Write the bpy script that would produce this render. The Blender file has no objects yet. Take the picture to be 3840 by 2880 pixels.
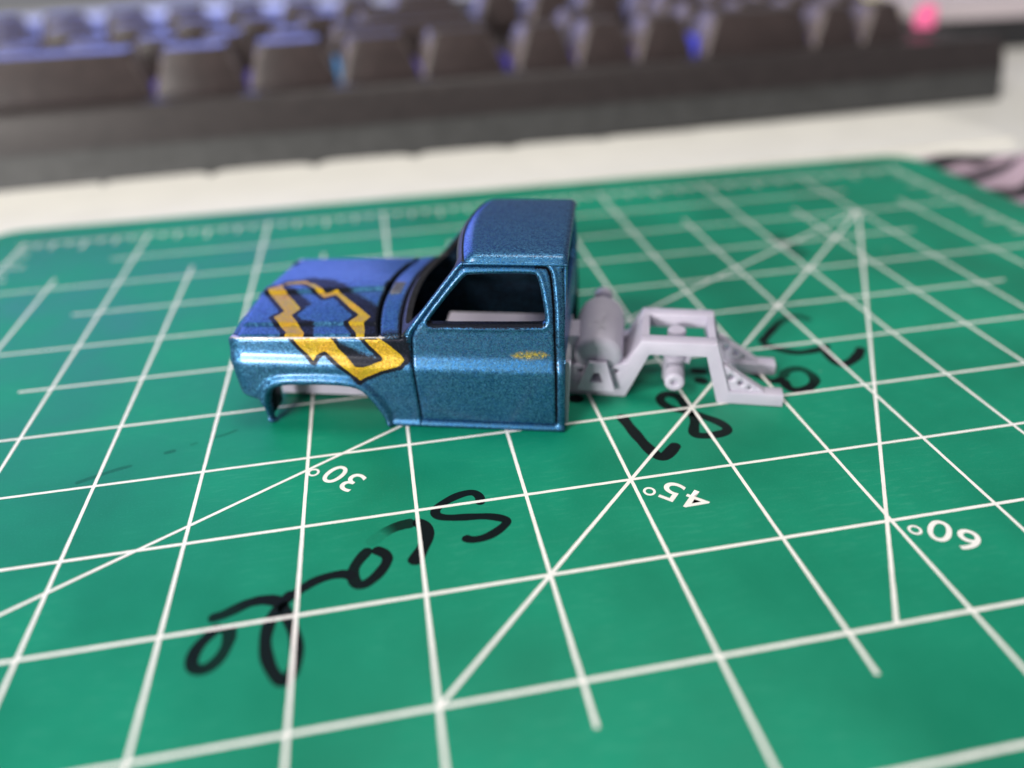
import bpy, bmesh, math, random
import numpy as np
from mathutils import Vector, Matrix
from mathutils.geometry import delaunay_2d_cdt
random.seed(7)
rng = np.random.default_rng(7)
sc = bpy.context.scene
COL = sc.collection
MM = 0.001                                   # everything below is written in millimetres

# ------------------------------------------------------------------ camera
cam = bpy.data.cameras.new('camera')
camo = bpy.data.objects.new('camera', cam); COL.objects.link(camo); sc.camera = camo
camo.location = (64.184 * MM, -40.072 * MM, 57.443 * MM)
camo.rotation_euler = (1.0060, 0.0290, -0.1820)
cam.sensor_width = 36; cam.lens = 26.298
cam.clip_start = 0.002; cam.clip_end = 20
cam.dof.use_dof = True
cam.dof.focus_distance = 0.0880
cam.dof.aperture_fstop = 8.2
cam.dof.aperture_blades = 0

# ------------------------------------------------------------------ light
w = bpy.data.worlds.new('World'); sc.world = w; w.use_nodes = True
w.node_tree.nodes['Background'].inputs[0].default_value = (0.95, 0.95, 1.0, 1)
w.node_tree.nodes['Background'].inputs[1].default_value = 0.22
sc.view_settings.view_transform = 'Standard'; sc.view_settings.look = 'None'
sc.view_settings.exposure = 0.0; sc.view_settings.gamma = 1.0

def area(name, loc, target, power, sx, sy, color):
    l = bpy.data.lights.new(name, 'AREA'); l.shape = 'RECTANGLE'; l.size = sx; l.size_y = sy
    l.energy = power; l.color = color
    o = bpy.data.objects.new(name, l); COL.objects.link(o)
    o.location = loc
    dv = Vector(target) - Vector(loc)
    o.rotation_euler = dv.to_track_quat('-Z', 'Y').to_euler()
    return o
T0 = (0.08, 0.05, 0.0)
area('desk_lamp', (-0.42, -0.25, 0.62), T0, 4.2, 0.22, 0.14, (1.0, 0.96, 0.90))
area('ceiling_lamp', (0.20, 0.22, 1.05), T0, 4.4, 0.50, 0.30, (1.0, 0.96, 0.90))
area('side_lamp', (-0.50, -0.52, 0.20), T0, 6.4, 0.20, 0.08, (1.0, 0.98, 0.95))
area('monitor_light', (-0.22, 0.60, 0.165), (-0.04, 0.19, 0.0), 1.75, 0.58, 0.29, (0.24, 0.32, 1.0))

# ------------------------------------------------------------------ materials
def new_mat(name):
    m = bpy.data.materials.new(name); m.use_nodes = True
    nt = m.node_tree; b = nt.nodes['Principled BSDF']
    return m, nt, b
def N(nt, t, **kw):
    n = nt.nodes.new(t)
    for k, v in kw.items(): setattr(n, k, v)
    return n
def coords(nt): return N(nt, 'ShaderNodeTexCoord').outputs['Object']
def noise(nt, co, scale, detail=3, rough=.5):
    n = N(nt, 'ShaderNodeTexNoise'); n.inputs['Scale'].default_value = scale
    n.inputs['Detail'].default_value = detail; n.inputs['Roughness'].default_value = rough
    nt.links.new(co, n.inputs['Vector']); return n
def ramp(nt, fac, p0, p1, c0=(0, 0, 0, 1), c1=(1, 1, 1, 1)):
    r = N(nt, 'ShaderNodeValToRGB'); e = r.color_ramp.elements
    e[0].position = p0; e[1].position = p1; e[0].color = c0; e[1].color = c1
    nt.links.new(fac, r.inputs[0]); return r.outputs[0]
def mixc(nt, fac, a, b, mode='MIX'):
    m = N(nt, 'ShaderNodeMix', data_type='RGBA', blend_type=mode)
    for sock, v in ((m.inputs[0], fac), (m.inputs[6], a), (m.inputs[7], b)):
        if isinstance(v, bpy.types.NodeSocket): nt.links.new(v, sock)
        elif isinstance(v, (int, float)): sock.default_value = v
        else: sock.default_value = (*v, 1) if len(v) == 3 else v
    return m.outputs[2]
def math_n(nt, op, a, b=None, clamp=False):
    m = N(nt, 'ShaderNodeMath', operation=op); m.use_clamp = clamp
    for i, v in enumerate((a, b)):
        if v is None: continue
        if isinstance(v, bpy.types.NodeSocket): nt.links.new(v, m.inputs[i])
        else: m.inputs[i].default_value = v
    return m.outputs[0]
def bump(nt, b, height, strength, dist):
    n = N(nt, 'ShaderNodeBump'); n.inputs['Strength'].default_value = strength
    n.inputs['Distance'].default_value = dist
    nt.links.new(height, n.inputs['Height']); nt.links.new(n.outputs[0], b.inputs['Normal'])
def simple(name, col, rough=.5, metal=0, nscale=400, namp=.12, bstr=0.0, bscale=2000, spec=.5):
    m, nt, b = new_mat(name)
    co = coords(nt); n = noise(nt, co, nscale)
    c = mixc(nt, ramp(nt, n.outputs[0], .3, .7), tuple(x * (1 - namp) for x in col), tuple(min(1, x * (1 + namp)) for x in col))
    nt.links.new(c, b.inputs['Base Color'])
    b.inputs['Roughness'].default_value = rough; b.inputs['Metallic'].default_value = metal
    b.inputs['Specular IOR Level'].default_value = spec
    if bstr:
        n2 = noise(nt, co, bscale, 4); bump(nt, b, n2.outputs[0], bstr, 0.0001)
    return m

def paint_mat():
    m, nt, b = new_mat('metallic_blue_paint')
    co = coords(nt)
    v = N(nt, 'ShaderNodeTexVoronoi'); v.inputs['Scale'].default_value = 7600
    nt.links.new(co, v.inputs['Vector'])
    rnd = v.outputs['Color']
    sepc = N(nt, 'ShaderNodeSeparateColor'); nt.links.new(rnd, sepc.inputs[0])
    yel = N(nt, 'ShaderNodeAttribute', attribute_name='yellow').outputs['Fac']
    ink = N(nt, 'ShaderNodeAttribute', attribute_name='ink').outputs['Fac']
    # flake sparkle in the blue
    blue = mixc(nt, ramp(nt, sepc.outputs[0], .15, .95), (0.008, 0.062, 0.158), (0.082, 0.262, 0.455))
    n1 = noise(nt, co, 300, 4)
    blue = mixc(nt, math_n(nt, 'MULTIPLY', ramp(nt, n1.outputs[0], .35, .75), .25), blue, (0.015, 0.11, 0.29))
    # yellow brush paint
    n2 = noise(nt, co, 420, 5, .6)
    yc = mixc(nt, ramp(nt, n2.outputs[0], .38, .68), (0.50, 0.35, 0.008), (0.62, 0.33, 0.010))
    yc = mixc(nt, math_n(nt, 'MULTIPLY', ramp(nt, sepc.outputs[1], .45, 1.0), .75), yc, (0.22, 0.13, 0.010))
    n3 = noise(nt, co, 2600, 4, .6)
    wob = math_n(nt, 'MULTIPLY', math_n(nt, 'SUBTRACT', n3.outputs[0], .5), .22)
    ymask = ramp(nt, math_n(nt, 'ADD', math_n(nt, 'ADD', yel, wob), .5), .48, .53)
    # black airbrushed ink and painted interior shade, grainy at the edges
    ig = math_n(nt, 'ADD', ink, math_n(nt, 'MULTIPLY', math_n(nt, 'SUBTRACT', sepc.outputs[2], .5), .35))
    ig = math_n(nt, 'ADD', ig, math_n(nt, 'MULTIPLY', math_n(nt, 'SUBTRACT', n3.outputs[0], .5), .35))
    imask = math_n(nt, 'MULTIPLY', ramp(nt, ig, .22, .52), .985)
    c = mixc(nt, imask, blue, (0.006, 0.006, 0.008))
    c = mixc(nt, ymask, c, yc)
    sme = N(nt, 'ShaderNodeAttribute', attribute_name='smear').outputs['Fac']
    sme = math_n(nt, 'MULTIPLY', math_n(nt, 'MULTIPLY', sme, .85), ramp(nt, math_n(nt, 'ADD', n3.outputs[0], math_n(nt, 'MULTIPLY', sepc.outputs[2], .35)), .35, .85))
    c = mixc(nt, sme, c, (0.42, 0.30, 0.008))
    bare = N(nt, 'ShaderNodeAttribute', attribute_name='bare').outputs['Fac']
    bm_ = ramp(nt, math_n(nt, 'ADD', bare, math_n(nt, 'MULTIPLY', math_n(nt, 'SUBTRACT', n3.outputs[0], .5), .9)), .45, .6)
    c = mixc(nt, bm_, c, (0.62, 0.58, 0.56))
    nt.links.new(c, b.inputs['Base Color'])
    met = math_n(nt, 'MULTIPLY', math_n(nt, 'SUBTRACT', 1.0, math_n(nt, 'MULTIPLY', ymask, .55)), math_n(nt, 'SUBTRACT', 1.0, math_n(nt, 'MULTIPLY', imask, .9)))
    nt.links.new(math_n(nt, 'MULTIPLY', met, .90), b.inputs['Metallic'])
    b.inputs['Roughness'].default_value = .46
    b.inputs['Specular Tint'].default_value = (0.55, 0.55, 1.0, 1)
    nt.links.new(math_n(nt, 'MULTIPLY', math_n(nt, 'SUBTRACT', 1.0, math_n(nt, 'MULTIPLY', math_n(nt, 'MAXIMUM', ymask, imask), .8)), .55), b.inputs['Coat Weight']); b.inputs['Coat Roughness'].default_value = .22
    nt.links.new(math_n(nt, 'MULTIPLY', math_n(nt, 'SUBTRACT', 1.0, math_n(nt, 'MULTIPLY', imask, .8)), .5), b.inputs['Specular IOR Level'])
    # flake normals
    geo = N(nt, 'ShaderNodeNewGeometry')
    sub = N(nt, 'ShaderNodeVectorMath', operation='SUBTRACT'); nt.links.new(rnd, sub.inputs[0]); sub.inputs[1].default_value = (.5, .5, .5)
    scl = N(nt, 'ShaderNodeVectorMath', operation='SCALE'); nt.links.new(sub.outputs[0], scl.inputs[0]); scl.inputs['Scale'].default_value = .34
    add = N(nt, 'ShaderNodeVectorMath', operation='ADD'); nt.links.new(geo.outputs['Normal'], add.inputs[0]); nt.links.new(scl.outputs[0], add.inputs[1])
    nor = N(nt, 'ShaderNodeVectorMath', operation='NORMALIZE'); nt.links.new(add.outputs[0], nor.inputs[0])
    nt.links.new(nor.outputs[0], b.inputs['Normal'])
    return m
M_PAINT = paint_mat()
M_GASKET = simple('black_gasket_paint', (0.012, 0.012, 0.016), .38, 0, 900, .5, .5, 5000)
M_SILVER = simple('worn_silver_paint', (0.17, 0.16, 0.15), .4, .6, 900, .3, .3, 4000)

def resin_mat():
    m, nt, b = new_mat('lilac_grey_resin')
    co = coords(nt); n = noise(nt, co, 250, 3)
    c = mixc(nt, ramp(nt, n.outputs[0], .3, .7), (0.485, 0.455, 0.55), (0.545, 0.51, 0.605))
    nt.links.new(c, b.inputs['Base Color'])
    b.inputs['Roughness'].default_value = .42
    b.inputs['Subsurface Weight'].default_value = .4
    b.inputs['Subsurface Radius'].default_value = (1.0, .85, .95)
    b.inputs['Subsurface Scale'].default_value = .0006
    wv = N(nt, 'ShaderNodeTexWave', wave_type='BANDS', bands_direction='Z'); wv.inputs['Scale'].default_value = 3200
    wv.inputs['Distortion'].default_value = .6
    nt.links.new(co, wv.inputs['Vector']); bump(nt, b, wv.outputs[0], .12, .00004)
    return m
M_RESIN = resin_mat()

def mat_green():
    m, nt, b = new_mat('green_cutting_mat_pvc')
    co = coords(nt)
    n1 = noise(nt, co, 45, 4, .55); n2 = noise(nt, co, 3800, 4, .6)
    c = mixc(nt, ramp(nt, n1.outputs[0], .32, .70), (0.0, 0.180, 0.098), (0.0, 0.262, 0.146))
    # fine pale scuffs and scratches (stretched noise), plus grain
    mp = N(nt, 'ShaderNodeMapping'); mp.inputs['Rotation'].default_value = (0, 0, .9); mp.inputs['Scale'].default_value = (330, 2100, 1)
    nt.links.new(co, mp.inputs['Vector'])
    n3 = noise(nt, mp.outputs[0], 1.0, 5, .65)
    patch = ramp(nt, n1.outputs[0], .42, .62)
    scuff = math_n(nt, 'MULTIPLY', ramp(nt, n3.outputs[0], .52, .80), math_n(nt, 'MULTIPLY', patch, .32))
    c = mixc(nt, scuff, c, (0.10, 0.42, 0.29))
    c = mixc(nt, math_n(nt, 'MULTIPLY', ramp(nt, n2.outputs[0], .55, .85), .35), c, (0.05, 0.36, 0.24))
    # little pale nicks
    v = N(nt, 'ShaderNodeTexVoronoi'); v.inputs['Scale'].default_value = 170; nt.links.new(co, v.inputs['Vector'])
    nick = ramp(nt, v.outputs['Distance'], .035, .05, (1, 1, 1, 1), (0, 0, 0, 1))
    sp = N(nt, 'ShaderNodeSeparateColor'); nt.links.new(v.outputs['Color'], sp.inputs[0])
    nick = math_n(nt, 'MULTIPLY', nick, ramp(nt, sp.outputs[0], .90, .92))
    c = mixc(nt, math_n(nt, 'MULTIPLY', nick, .6), c, (0.42, 0.62, 0.50))
    nt.links.new(c, b.inputs['Base Color']); b.inputs['Specular IOR Level'].default_value = .3
    nt.links.new(ramp(nt, n1.outputs[0], .3, .7, (.34, .34, .34, 1), (.60, .60, .60, 1)), b.inputs['Roughness'])
    bump(nt, b, n2.outputs[0], .35, .00006)
    return m
M_MAT = mat_green()
M_LINE = simple('cream_screen_print', (0.86, 0.835, 0.79), .6, 0, 500, .05, .3, 6000)

def ink_mat():
    m, nt, b = new_mat('worn_black_marker_ink')
    co = coords(nt)
    n1 = noise(nt, co, 420, 5, .6); n2 = noise(nt, co, 3500, 3, .6)
    b.inputs['Base Color'].default_value = (0.004, 0.007, 0.008, 1); b.inputs['Roughness'].default_value = .4; b.inputs['Specular IOR Level'].default_value = .12
    wear = N(nt, 'ShaderNodeAttribute', attribute_name='wear').outputs['Fac']
    a = math_n(nt, 'ADD', n1.outputs[0], math_n(nt, 'MULTIPLY', math_n(nt, 'SUBTRACT', n2.outputs[0], .5), .35))
    a = math_n(nt, 'SUBTRACT', a, math_n(nt, 'MULTIPLY', wear, .4))
    al = ramp(nt, a, .04, .24)
    tr = N(nt, 'ShaderNodeBsdfTransparent'); mx = N(nt, 'ShaderNodeMixShader')
    nt.links.new(math_n(nt, 'MULTIPLY', al, math_n(nt, 'SUBTRACT', .95, math_n(nt, 'MULTIPLY', wear, 1.9)), True), mx.inputs[0]); nt.links.new(tr.outputs[0], mx.inputs[1]); nt.links.new(b.outputs[0], mx.inputs[2])
    nt.links.new(mx.outputs[0], nt.nodes['Material Output'].inputs[0])
    return m
M_INK = ink_mat()
M_DESK = simple('cream_desk_laminate', (0.75, 0.735, 0.69), .35, 0, 20, .05)
M_PAD = simple('white_foam_tile', (0.78, 0.76, 0.70), .55, 0, 60, .04)
M_KB = simple('black_keyboard_plastic', (0.027, 0.021, 0.021), .42, 0, 300, .2, .3, 3000)
M_KBLOW = simple('dark_grey_keyboard_shell', (0.050, 0.050, 0.050), .55, 0, 300, .2, .3, 3000)
M_KEY = simple('black_keycap_plastic', (0.044, 0.031, 0.030), .36, 0, 300, .2, .4, 5000)
M_KEY_LIT = simple('keycap_plastic_lit_side', (0.15, 0.12, 0.115), .45, 0, 300, .2)  # lighter keycap tone: light catching the key sides put into the colour
M_CASE = simple('black_case_plastic', (0.02, 0.02, 0.023), .45)
M_LID = simple('pale_pink_lid', (0.62, 0.54, 0.57), .5)
def cloth_mat():
    m, nt, b = new_mat('mauve_fabric_painted_gaps')
    co = coords(nt); wv = N(nt, 'ShaderNodeTexWave', wave_type='BANDS', bands_direction='Y'); wv.inputs['Scale'].default_value = 26
    wv.inputs['Distortion'].default_value = 5; wv.inputs['Detail Scale'].default_value = 1.5
    nt.links.new(co, wv.inputs['Vector'])
    c = mixc(nt, ramp(nt, wv.outputs[0], .42, .62), (0.016, 0.012, 0.016), (0.36, 0.265, 0.315))  # shaded gaps between the folds put into the colour as dark bands
    nt.links.new(c, b.inputs['Base Color']); b.inputs['Roughness'].default_value = .85
    return m
M_CLOTH = cloth_mat()
M_YEL = simple('yellow_card', (0.75, 0.70, 0.10), .6)
M_FIBRE = simple('pale_dust_fibre', (0.75, 0.72, 0.66), .7)
def emit(name, col, s):
    m, nt, b = new_mat(name)
    b.inputs['Base Color'].default_value = (*[x * .3 for x in col], 1)
    b.inputs['Emission Color'].default_value = (*col, 1); b.inputs['Emission Strength'].default_value = s
    return m
M_LEDB = emit('blue_key_backlight', (0.10, 0.12, 1.0), .5)
M_LEDD = emit('dim_violet_key_backlight', (0.16, 0.12, 0.9), .16)
M_LEDC = emit('cyan_key_backlight', (0.10, 0.40, 0.85), .4)
M_PINK = emit('pink_lit_knob', (1.0, 0.16, 0.36), .75)

# ------------------------------------------------------------------ object helpers
def link(name, me, mat, parent=None, **props):
    o = bpy.data.objects.new(name, me); COL.objects.link(o)
    if mat: me.materials.append(mat)
    if parent: o.parent = parent
    for k, v in props.items(): o[k] = v
    return o
def thing(name, label, cat, loc=(0, 0, 0), rz=0, group=None):
    o = bpy.data.objects.new(name, None); COL.objects.link(o); o.empty_display_size = .01
    o.location = [c * MM for c in loc]; o.rotation_euler = (0, 0, rz)
    o['label'] = label; o['category'] = cat
    if group: o['group'] = group
    return o
def mesh_np(name, V, F, smooth=True):
    me = bpy.data.meshes.new(name)
    me.from_pydata([tuple(c * MM for c in v) for v in V], [], [list(map(int, f)) for f in F])
    if smooth: me.polygons.foreach_set('use_smooth', [True] * len(me.polygons))
    me.update(); return me
def from_bm(name, bm, mat, parent=None, bev=0, seg=2, smooth_deg=35, **props):
    if bev:
        es = [e for e in bm.edges if len(e.link_faces) == 2 and e.calc_face_angle(0) > .45]
        bmesh.ops.bevel(bm, geom=es, offset=bev, segments=seg, profile=.5, affect='EDGES', clamp_overlap=True)
    bmesh.ops.recalc_face_normals(bm, faces=bm.faces)
    bmesh.ops.scale(bm, vec=(MM, MM, MM), verts=bm.verts)
    me = bpy.data.meshes.new(name); bm.to_mesh(me); bm.free()
    me.polygons.foreach_set('use_smooth', [True] * len(me.polygons))
    me.set_sharp_from_angle(angle=math.radians(smooth_deg))
    return link(name, me, mat, parent, **props)
def prism(bm, poly, y0, y1, plane='xz'):
    """extrude a 2D polygon; plane xz -> along y, xy -> along z"""
    f = (lambda p, t: (p[0], t, p[1])) if plane == 'xz' else (lambda p, t: (p[0], p[1], t)) if plane == 'xy' else (lambda p, t: (t, p[0], p[1]))
    a = [bm.verts.new(f(p, y0)) for p in poly]; b = [bm.verts.new(f(p, y1)) for p in poly]
    bm.faces.new(a); bm.faces.new(b[::-1])
    n = len(poly)
    for i in range(n): bm.faces.new((a[i], b[i], b[(i + 1) % n], a[(i + 1) % n]))
def box(bm, x0, x1, y0, y1, z0, z1): prism(bm, [(x0, z0), (x1, z0), (x1, z1), (x0, z1)], y0, y1)
def ring_prism(bm, outer, inner, y0, y1):
    """extruded polygon with a matching inner hole (same vertex count)"""
    L = [[bm.verts.new((p[0], t, p[1])) for p in P] for P in (outer, inner) for t in (y0, y1)]
    oa, ob, ia, ib = L; n = len(outer)
    for i in range(n):
        j = (i + 1) % n
        bm.faces.new((oa[i], oa[j], ia[j], ia[i])); bm.faces.new((ob[i], ib[i], ib[j], ob[j]))
        bm.faces.new((oa[i], ob[i], ob[j], oa[j])); bm.faces.new((ia[i], ia[j], ib[j], ib[i]))
def lathe(bm, prof, origin, axis, seg=32):
    """revolve (r, t) profile about axis through origin"""
    ax = Vector(axis).normalized(); u = ax.orthogonal().normalized(); v = ax.cross(u); O = Vector(origin)
    rows = []
    for r, t in prof:
        if r < 1e-6: rows.append([bm.verts.new(O + ax * t)])
        else: rows.append([bm.verts.new(O + ax * t + (u * math.cos(a) + v * math.sin(a)) * r) for a in [2 * math.pi * i / seg for i in range(seg)]])
    for A, B in zip(rows, rows[1:]):
        for i in range(seg):
            j = (i + 1) % seg
            if len(A) == 1 and len(B) == 1: continue
            if len(A) == 1: bm.faces.new((A[0], B[i], B[j]))
            elif len(B) == 1: bm.faces.new((A[i], A[j], B[0]))
            else: bm.faces.new((A[i], A[j], B[j], B[i]))

# ------------------------------------------------------------------ 2D geometry helpers
def resample(P, step, closed=True):
    P = np.array(P, float); out = []
    n = len(P)
    for i in range(n if closed else n - 1):
        a, b = P[i], P[(i + 1) % n]; L = np.linalg.norm(b - a); k = max(1, int(round(L / step)))
        for j in range(k): out.append(a + (b - a) * j / k)
    if not closed: out.append(P[-1])
    return np.array(out)
def smooth_poly(P, it=2, closed=True):
    P = np.array(P, float)
    for _ in range(it):
        nx = np.roll(P, -1, 0)
        q = np.stack([.75 * P + .25 * nx, .25 * P + .75 * nx], 1).reshape(-1, 2)
        if not closed: q = np.vstack([P[:1], q[:-2], P[-1:]])
        P = q
    return P
def inside(P, X):
    P = np.asarray(P); r = np.zeros(len(X), bool); n = len(P)
    for i in range(n):
        a, b = P[i], P[(i + 1) % n]
        c = (a[1] > X[:, 1]) != (b[1] > X[:, 1])
        with np.errstate(divide='ignore', invalid='ignore'):
            xi = (b[0] - a[0]) * (X[:, 1] - a[1]) / (b[1] - a[1]) + a[0]
        r ^= c & (X[:, 0] < xi)
    return r
def dist(P, X, closed=True):
    P = np.asarray(P); D = np.full(len(X), 1e9); n = len(P)
    for i in range(n if closed else n - 1):
        a, b = P[i], P[(i + 1) % n]; ab = b - a; L = ab @ ab
        if L == 0: continue
        t = np.clip(((X - a) @ ab) / L, 0, 1); d = X - a - t[:, None] * ab
        D = np.minimum(D, np.sqrt((d ** 2).sum(1)))
    return D
def sdf(P, X):
    d = dist(P, X); return np.where(inside(P, X), d, -d)
def panel_cdt(outline, holes=(), seams=(), h=.25):
    """constrained triangulation of a flat panel: returns points (n,2), CCW triangles"""
    V, E = [], []
    def add(P, closed):
        k = len(V); V.extend(P.tolist()); n = len(P)
        E.extend([(k + i, k + (i + 1) % n) for i in range(n if closed else n - 1)])
    rs = [resample(outline, h)] + [resample(H, h) for H in holes]
    for P in rs: add(P, True)
    ss = [resample(S, h, False) for S in seams]
    for P in ss: add(P, False)
    lo, hi = rs[0].min(0), rs[0].max(0)
    gx, gy = np.meshgrid(np.arange(lo[0], hi[0], h), np.arange(lo[1], hi[1], h))
    gx = gx + (np.arange(gx.shape[0]) % 2)[:, None] * h * .5
    G = np.stack([gx.ravel(), gy.ravel()], 1)
    G = G[inside(rs[0], G)]
    for H in rs[1:]: G = G[~inside(H, G)]
    for P, c in [(p, True) for p in rs] + [(p, False) for p in ss]:
        if len(G): G = G[dist(P, G, c) > h * .55]
    for P in ss:                                   # extra rows beside each seam for the groove
        t = np.gradient(P, axis=0); t /= np.linalg.norm(t, axis=1)[:, None] + 1e-9
        nn = np.stack([-t[:, 1], t[:, 0]], 1)
        for o in (-.13, .13):
            Q = P + nn * o; Q = Q[inside(rs[0], Q)]
            for H in rs[1:]: Q = Q[~inside(H, Q)]
            for R in rs: Q = Q[dist(R, Q) > .08]
            G = np.vstack([G, Q])
    V.extend(G.tolist())
    r = delaunay_2d_cdt([Vector(v) for v in V], E, [], 0, 1e-5)
    P = np.array([tuple(v) for v in r[0]]); T = np.array([f for f in r[2] if len(f) == 3])
    c = P[T].mean(1); ok = inside(rs[0], c)
    for H in rs[1:]: ok &= ~inside(H, c)
    T = T[ok]
    a = P[T]; ar = (a[:, 1, 0] - a[:, 0, 0]) * (a[:, 2, 1] - a[:, 0, 1]) - (a[:, 2, 0] - a[:, 0, 0]) * (a[:, 1, 1] - a[:, 0, 1])
    T = T[np.abs(ar) > 1e-9]; ar = ar[np.abs(ar) > 1e-9]
    T[ar < 0] = T[ar < 0][:, ::-1]
    return P, T
def shell(name, X, T, off, mat, parent, attrs=None, flip=False, **props):
    """give the triangulated surface X,T a thickness: inner skin at X+off and rim walls"""
    X = np.array(X, float)
    if parent is not None and parent.name == 'model_truck_cab':       # the casting is a touch out of square at its rear
        X[:, 0] += .85 * (X[:, 1] / 27.5) * np.clip((X[:, 0] + 6) / 6, 0, 1) * np.interp(X[:, 2], [17, 22.6], [1, .4])
    used = np.unique(T); mp = -np.ones(len(X), int); mp[used] = np.arange(len(used))
    T = mp[T]; X = X[used]; n = len(X)
    ed = {}
    for t in T:
        for i in range(3): ed[(t[i], t[(i + 1) % 3])] = 1
    rim = [(a, b) for a, b in ed if (b, a) not in ed]
    F = [tuple(t) for t in T] + [tuple(t[::-1] + n) for t in T] + [(b, a, a + n, b + n) for a, b in rim]
    if flip: F = [f[::-1] for f in F]
    me = mesh_np(name, np.vstack([X, X + np.asarray(off)]), F)
    sh = np.zeros(len(F), bool); sh[2 * len(T):] = True
    sm = ~sh; me.polygons.foreach_set('use_smooth', sm.tolist())
    for k, v in (attrs or {}).items():
        at = me.attributes.new(k, 'FLOAT', 'POINT')
        vv = np.asarray(v)[used]
        at.data.foreach_set('value', np.concatenate([vv, np.full(n, -1.0 if k == 'yellow' else 0.55 if k == 'ink' else 0.0)]).astype(np.float32))  # inner skin darkened in its colour to stand for shade inside the cab
    return link(name, me, mat, parent, **props)

# ================================================================== desk
bm = bmesh.new(); box(bm, -600, 900, -300, 700, -22, -2.2)
dk = from_bm('desk', bm, M_DESK); dk['kind'] = 'structure'

# ================================================================== cutting mat
G = 12.7
mat = thing('cutting_mat', 'green cutting mat with cream half inch grid, angle lines and black marker writing', 'cutting mat')
def rrect(x0, x1, y0, y1, r, k=8):
    out = []
    for cx, cy, a0 in ((x1 - r, y1 - r, 0), (x0 + r, y1 - r, 90), (x0 + r, y0 + r, 180), (x1 - r, y0 + r, 270)):
        out += [(cx + r * math.cos(math.radians(a0 + 90 * i / k)), cy + r * math.sin(math.radians(a0 + 90 * i / k))) for i in range(k + 1)]
    return out
bm = bmesh.new(); prism(bm, rrect(-1.78 * G, 15.82 * G, -2.8 * G, 10.84 * G, 7), -2.2, 0, 'xy')
from_bm('mat_sheet', bm, M_MAT, mat, bev=.35)
def bar(bm, a, b, wd, z):
    a = Vector((*a, z)); b = Vector((*b, z)); t = (b - a).normalized(); n = Vector((-t.y, t.x, 0)) * wd / 2
    L = (b - a).length; k = max(1, int(L / .8)); prev = None
    for i in range(k + 1):                            # slightly ragged silk-screened edges
        p = a + t * (L * i / k); j1, j2 = random.uniform(.94, 1.06), random.uniform(.94, 1.06)
        cur = (bm.verts.new(p + n * j1), bm.verts.new(p - n * j2))
        if prev: bm.faces.new((prev[1], cur[1], cur[0], prev[0]))
        prev = cur
def up(o):
    me = o.data; me.update()
    return o
LW = .42
def flatprint(name, fn, **kw):
    bm = bmesh.new(); fn(bm)
    for f in bm.faces:
        if f.normal.z < 0: f.normal_flip()
    bmesh.ops.scale(bm, vec=(MM,) * 3, verts=bm.verts)
    me = bpy.data.meshes.new(name); bm.to_mesh(me); bm.free()
    return link(name, me, kw.get('m', M_LINE), mat)
for c in range(-1, 16):
    inch = c % 2 != 0
    flatprint('grid_line', lambda bm: bar(bm, (c * G, (-2 if inch else -.36) * G), (c * G, (10.12 if inch else 8.36) * G), LW, .020))
for r in range(-2, 11):
    inch = r % 2 == 0
    flatprint('grid_line', lambda bm: bar(bm, ((-1.1 if inch else .64) * G, r * G), ((15.1 if inch else 13.36) * G, r * G), LW, .026))
O8 = (13 * G, 8 * G)
for ang, end in ((30, (1 * G, (8 - 12 * math.tan(math.radians(30))) * G)), (45, (5 * G, 0)), (60, ((13 - 8 / math.tan(math.radians(60))) * G, 0))):
    flatprint('angle_line', lambda bm: bar(bm, O8, end, LW, .032))
def ticks(bm):
    for i in range(-1 * 4, 15 * 4 + 1):
        x = i * G / 4
        if i % 8 == 4: continue
        L = 4.6 if i % 4 == 0 else 3.2 if i % 2 == 0 else 2.0
        bar(bm, (x, 10 * G), (x, 10 * G - L), .42, .014); bar(bm, (x, -2 * G), (x, -2 * G + L), .42, .014)
    for i in range(-2 * 4, 10 * 4 + 1):
        y = i * G / 4
        if i % 8 == 0: continue
        L = 4.6 if i % 4 == 0 else 3.2 if i % 2 == 0 else 2.0
        bar(bm, (-G, y), (-G + L, y), .42, .014); bar(bm, (15 * G, y), (15 * G - L, y), .42, .014)
flatprint('ruler_ticks', ticks)
def label(txt, cx, cy, h, dx, dy, wide=1.0):
    cu = bpy.data.curves.new('angle_number', 'FONT'); cu.body = txt; cu.align_x = 'CENTER'; cu.align_y = 'CENTER'; cu.size = 1
    cu.space_character = 1.06; cu.offset = .005
    o = bpy.data.objects.new('angle_number', cu); COL.objects.link(o)
    bpy.context.view_layer.update()
    me = bpy.data.meshes.new_from_object(o.evaluated_get(bpy.context.evaluated_depsgraph_get()))
    bpy.data.objects.remove(o)
    co = np.array([v.co[:2] for v in me.vertices]); mn, mx = co.min(0), co.max(0)
    s = h / (mx[1] - mn[1]); c0 = (mn + mx) / 2
    a = math.radians(136); R = np.array([[math.cos(a), -math.sin(a)], [math.sin(a), math.cos(a)]])
    q = (co - c0) * s * (wide, 1) @ R.T + (cx, cy)
    for v, p in zip(me.vertices, q): v.co = (p[0] * MM, p[1] * MM, .024 * MM)
    me.name = 'angle_number'; link('angle_number', me, M_LINE, mat)
    bm = bmesh.new()
    prof = [(.44, 0), (.74, 0)]
    lathe(bm, prof, (dx, dy, .024), (0, 0, 1), 28)
    for f in bm.faces:
        f.normal_update()
        if f.normal.z < 0: f.normal_flip()
    bmesh.ops.scale(bm, vec=(MM,) * 3, verts=bm.verts)
    m2 = bpy.data.meshes.new('degree_sign'); bm.to_mesh(m2); bm.free(); link('degree_sign', m2, M_LINE, mat)
label('30', 55.15, 33.15, 3.4, 51.6, 35.0, 1.1)
label('45', 93.95, 21.2, 3.4, 90.3, 22.9, 1.2)
label('60', 119.25, 9.25, 3.5, 115.85, 10.85, 1.05)

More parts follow.
